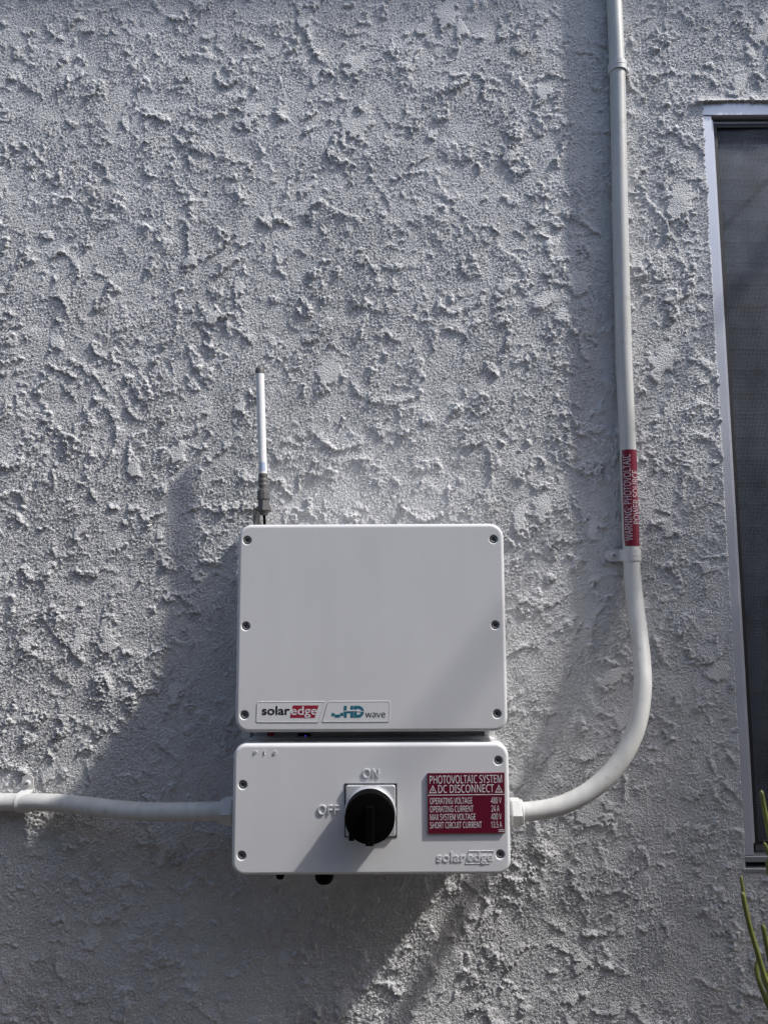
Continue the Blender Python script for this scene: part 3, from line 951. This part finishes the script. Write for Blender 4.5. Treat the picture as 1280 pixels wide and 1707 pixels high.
# ------------------------------------------------------------------ pipe straps
def strap(o, axis, side, parent, width=0.017, tab=0.026, depth=0.0215, ribbed=True):
    """one-hole strap: hugs the pipe, its tab lies on the wall; axis = along the pipe, side = towards the tab"""
    A = Vector(axis); U = Vector(side); Wn = Vector((0, -1, 0))
    r = CR + 0.0004
    wall = 0.0064                                 # plaster surface
    cen = depth
    pl_ = [(r + tab, wall), (r + 0.0035, wall), (r + 0.0008, wall + 0.0025)]
    pl_ += [(r*math.cos(R(a)), cen + r*math.sin(R(a))) for a in range(0, 181, 12)]
    pl_ += [(-r, wall + 0.001)]
    th = 0.0018
    b = bmesh.new()
    def sect(s, off0, off1):
        ins, outs = [], []
        for i, (u, w) in enumerate(pl_):
            a = Vector(pl_[max(i-1, 0)]); c = Vector(pl_[min(i+1, len(pl_)-1)])
            t_ = (c - a).normalized(); nrm = Vector((t_.y, -t_.x))
            if i < 2: nrm = Vector((0, 1))
            for lst, of in ((ins, off0), (outs, off1)):
                q_ = Vector((u, w)) + nrm*of
                lst.append(b.verts.new(Vector(o) + A*s + U*q_.x + Wn*q_.y))
        return ins, outs
    def ribbon(s0, s1, off0, off1):
        i0_, o0_ = sect(s0, off0, off1); i1_, o1_ = sect(s1, off0, off1)
        n = len(i0_)
        for k in range(n-1):
            b.faces.new((o0_[k], o0_[k+1], o1_[k+1], o1_[k])).smooth = True
            b.faces.new((i0_[k], i1_[k], i1_[k+1], i0_[k+1])).smooth = True
            b.faces.new((i0_[k], i0_[k+1], o0_[k+1], o0_[k]))
            b.faces.new((i1_[k], o1_[k], o1_[k+1], i1_[k+1]))
        b.faces.new((i0_[0], o0_[0], o1_[0], i1_[0])); b.faces.new((i0_[-1], i1_[-1], o1_[-1], o0_[-1]))
    ribbon(-width/2, width/2, 0.0, th)
    bmesh.ops.recalc_face_normals(b, faces=b.faces)
    bd = obj('band', b, M['strap'], parent, 38)
    if ribbed:
        b = bmesh.new()
        pts = []
        for a in range(40, 150, 10):
            q_ = Vector((math.cos(R(a))*(r+th-.0003), cen + math.sin(R(a))*(r+th-.0003)))
            pts.append(Vector(o) + U*q_.x + Wn*q_.y)
        tube(pts, lambda t_: 0.0003 + 0.0004*math.sin(math.pi*min(max(t_, .02), .98))**.5, 10, b)
        obj('rib', b, M['strap'], bd)
    # rounded tab end and screw
    c = Vector(o) + U*(r + tab) + Wn*(wall)
    obj('tab_end', lathe(c, Wn, [(0.0, width/2 - 0.0002), (th - 0.0001, width/2 - 0.0002)], 28), M['strap'], bd)
    c = Vector(o) + U*(r + tab - 0.004) + Wn*(wall + th)
    s = obj('screw', lathe(c, Wn, [(0, .0052), (.0012, .0052), (.0026, .0040), (.0030, .0022), (.0031, .0005)], 24), M['strap'], parent, 40)
    b = bmesh.new()
    for ang in (35, 125):
        d = (A*math.cos(R(ang)) + U*math.sin(R(ang))); e = d.cross(Wn)
        vs = [b.verts.new(c + Wn*0.0033 + d*sx*.0030 + e*sy*.0006) for sx, sy in ((-1,-1),(1,-1),(1,1),(-1,1))]
        b.faces.new(vs)
        c = c + Wn*0.0001
    obj('cross_slot', b, M['groove'], s)

def strap_thing(px, py, label, axis, side, **kw):
    p = P(px, py, D0)
    t_ = thing('pipe_strap', label, 'pipe strap', (p.x, 0, p.z), 'straps holding the conduits')
    strap((p.x, 0.0, p.z), axis, side, t_, depth=-D0, **kw)
    return t_
strap_thing(1052, 925.5, 'off-white strap with screw tab just below the red sticker', (0, 0, 1), (-1, 0, 0), width=0.0190, tab=0.017)
strap_thing(1029.2, 113, 'off-white strap high on the tall conduit near the top edge', (0, 0, 1), (1, 0, 0), width=0.0170, tab=0.008, ribbed=True)
strap_thing(41, 1337.5, 'off-white strap with upright screw tab on the left conduit', (1, 0, 0), (0, 0, 1), width=0.0185, tab=0.017, ribbed=False)

# ------------------------------------------------------------------ antenna
AY = -0.042
def ap(px, py): return P(px, py, AY)
an = thing('antenna', 'white rod antenna with grey collar standing above the inverter corner', 'antenna', ap(439.5, 884))
base = ap(438.3, 792); tip = ap(433.2, 621)
ax = (tip - base).normalized()
Ln = (tip - base).length
obj('rod', lathe(base, ax, [(0, .0067), (Ln, .0067)], 28), M['radome'], an, 40)
cap = obj('end_cap', lathe(tip, ax, [(-.002, .0071), (.005, .0073), (.0065, .0068), (.0095, .0040), (.0125, .0008)], 28), M['grey_plastic'], an, 40)
mm = 1/1060.0
b = bmesh.new()
g = []
for j in range(2):
    row = []
    for i in range(7):
        a = R(-30 + 80*i/6)
        c = base + ax*(.006 + .014*j)
        row.append(b.verts.new(c + Vector((math.sin(a)*.00685, -math.cos(a)*.00685, 0))))
    g.append(row)
for i in range(6): b.faces.new((g[0][i], g[0][i+1], g[1][i+1], g[1][i])).smooth = True
obj('small_label', b, M['pale_blue'], an)
prof = [(0.002, .0072), (-.004, .0074), (-.005, .0069), (-.006, .0069), (-.007, .0075), (-.011, .0075), (-.012, .0070), (-.013, .0070), (-.014, .0076), (-.0185, .0076), (-.0195, .0072), (-.024, .0080)]
obj('collar', lathe(base, ax, prof, 28), M['grey_plastic'], an, 40)
obj('coupling_nut', lathe(base, ax, [(-.0235, .0085), (-.0245, .0097), (-.031, .0100), (-.032, .0094), (-.033, .0104), (-.0385, .0104), (-.040, .0092)], 12), M['grey_plastic'], an, 25)
obj('hex_body', lathe(base, ax, [(-.0395, .0092), (-.0495, .0095), (-.050, .0120), (-.0565, .0122), (-.0575, .0110)], 6), M['grey_plastic'], an, 25)
obj('lower_nut', lathe(base, ax, [(-.0570, .0068), (-.0625, .0068), (-.064, .0058)], 16), M['grey_plastic'], an, 25)
cb = base - ax*.062
obj('cable', tube(catmull([cb, cb + Vector((.0006, .002, -.016)), cb + Vector((.0015, .004, -.034)), cb + Vector((.004, .006, -.07))], 8), .0022, 12), M['black'], an)
bp0 = ap(426, 850)
obj('bracket', boxm(bp0.x - .0024, bp0.x + .0024, AY - .007, AY + .030, bp0.z - .075, bp0.z + .003, .0005, 1), M['grey_plastic'], an)
obj('bracket_shelf', boxm(bp0.x - .0024, bp0.x + .022, AY - .007, AY + .026, bp0.z - .0010, bp0.z + .0012, .0003, 1), M['grey_plastic'], an)

# ------------------------------------------------------------------ succulent by the window
pt = thing('succulent_plant', 'slim green succulent stems rising below the window at the lower right', 'plant', (0.86, -0.17, 0.0))
def stem(pts, r0, r1):
    path_ = catmull(pts, 8)
    n = len(path_)
    def rad(t_):
        r = (r0 + (r1-r0)*t_)*0.72
        e = 1 - t_
        return r*math.sqrt(max(0.02, 1 - max(0, (0.035 - e)/0.035)**2))
    obj('stem', tube(path_, rad, 14, squash=lambda a: 1 + 0.07*math.cos(5*a)), M['stem'], pt, 60)
bs = Vector((0.86, -0.17, -0.02))
def PP(x, y, d): return P(x, y, d)
stem([bs + Vector((-.03, -.01, 0)), bs + Vector((-.06, -.01, .30)), PP(1330, 1760, -.17), PP(1282, 1650, -.165), PP(1262, 1588, -.16), PP(1246, 1532, -.157), PP(1237, 1487, -.155)], .0062, .0041)
stem([bs + Vector((-.04, .04, 0)), bs + Vector((-.07, .05, .35)), PP(1300, 1720, -.11), PP(1262, 1590, -.10), PP(1243, 1510, -.095), PP(1234.5, 1459, -.09)], .0052, .0030)
stem([bs + Vector((.00, 0, 0)), bs + Vector((.02, -.02, .35)), PP(1330, 1560, -.15), PP(1290, 1420, -.15), PP(1278, 1370, -.148), PP(1268.5, 1317, -.145)], .0062, .0042)
stem([bs + Vector((.01, .02, 0)), bs + Vector((.03, .02, .4)), PP(1330, 1530, -.13), PP(1294, 1455, -.13), PP(1273, 1404, -.13)], .0058, .0030)
stem([bs + Vector((.02, -.02, 0)), bs + Vector((.02, -.03, .3)), PP(1320, 1720, -.16), PP(1288, 1620, -.16), PP(1271, 1540, -.158)], .0060, .0042)
rnd = random.Random(11)
for k in range(9):
    a = rnd.uniform(0, 6.28); l = rnd.uniform(.55, .95); s = rnd.uniform(.03, .12)
    stem([bs + Vector((.03*math.cos(a) + .06, .03*math.sin(a), 0)), bs + Vector((.06 + s*.5*math.cos(a), .4*s*math.sin(a) - .02, l*.5)), bs + Vector((.09 + s*math.cos(a), .6*s*math.sin(a) - .03, l))], .0065, .004)

# ------------------------------------------------------------------ unseen cable, added to cast the diagonal shadow streak
cpx = P(740, 1180, YF)
zc = 2.72
tt = (zc - cpx.z)/SUN.z
cx = cpx.x + SUN.x*tt
oc = thing('added_cable', 'added thin black cable out of view, casting a shadow streak', 'cable', (cx, -0.02, zc))
obj('wire', tube([(cx, .03 - 2.66*k/20, zc - 0.02*math.sin(math.pi*k/20)*0) for k in range(21)], .0085, 12), M['black'], oc)

# ------------------------------------------------------------------ tree added out of view, its leaves placed to shade the lower right wall
tr = thing('added_tree', 'added leafy tree out of view, shading the lower right wall', 'tree', (1.95, -0.62, 0.0))
rnd = random.Random(21)
tb = bmesh.new()
trunk = catmull([(1.95, -0.62, -0.05), (1.93, -0.58, 0.7), (1.84, -0.50, 1.3), (1.72, -0.42, 1.9), (1.60, -0.36, 2.5), (1.52, -0.34, 2.95)], 6)
obj('trunk', tube(trunk, lambda t_: 0.036*(1 - 0.75*t_), 14), M['bark'], tr, 60)
crown = bmesh.new()
def leaf(c, size):
    n = Vector((rnd.gauss(0, 1), rnd.gauss(0, 1), rnd.gauss(0.5, 1))).normalized()
    u = n.orthogonal().normalized(); u.rotate(Matrix.Rotation(rnd.uniform(0, 6.28), 3, n)); v = n.cross(u)
    L_, W_ = size, size*0.42
    mid_ = c + n*(-0.10*L_)
    a = crown.verts.new(c - u*L_*.5); e = crown.verts.new(c + u*L_*.5 - n*.12*L_)
    p = crown.verts.new(mid_ + v*W_*.5 + n*.16*L_); q_ = crown.verts.new(mid_ - v*W_*.5 + n*.16*L_); m_ = crown.verts.new(mid_)
    for f in ((a, m_, p), (p, m_, e), (e, m_, q_), (q_, m_, a)): crown.faces.new(f).smooth = True
limbs = []
for k in range(19):
    s = trunk[rnd.randint(len(trunk)//4, len(trunk)-1)]
    d = rnd.uniform(.16, .46)
    lx = rnd.uniform(.42, 1.2) + (.05 if k % 2 else 0); lz = rnd.uniform(.50, 1.30)
    e = Vector((min(lx + 3.27*d, 2.5), -d, min(lz + 4.19*d, 3.1)))  # limb end set back along the sun from its shadow on the wall
    m_ = s.lerp(e, .5) + Vector((0, 0, .06))
    pth = catmull([s, m_, e], 8)
    limbs.append(pth)
    obj('limb', tube(pth, lambda t_: 0.010*(1 - 0.8*t_), 8), M['bark'], tr, 60)
    for i in range(74):
        t_ = rnd.uniform(.25, 1.0)
        c = pth[int(t_*(len(pth)-1))] + Vector((rnd.gauss(0, .085), rnd.gauss(0, .03), rnd.gauss(0, .10)))
        if c.y > -0.06 or c.x < 0.66: continue
        leaf(c, rnd.uniform(.032, .058))
obj('crown', crown, M['leaf'], tr)

for o in bpy.data.objects:
    if 'org' in o: del o['org']
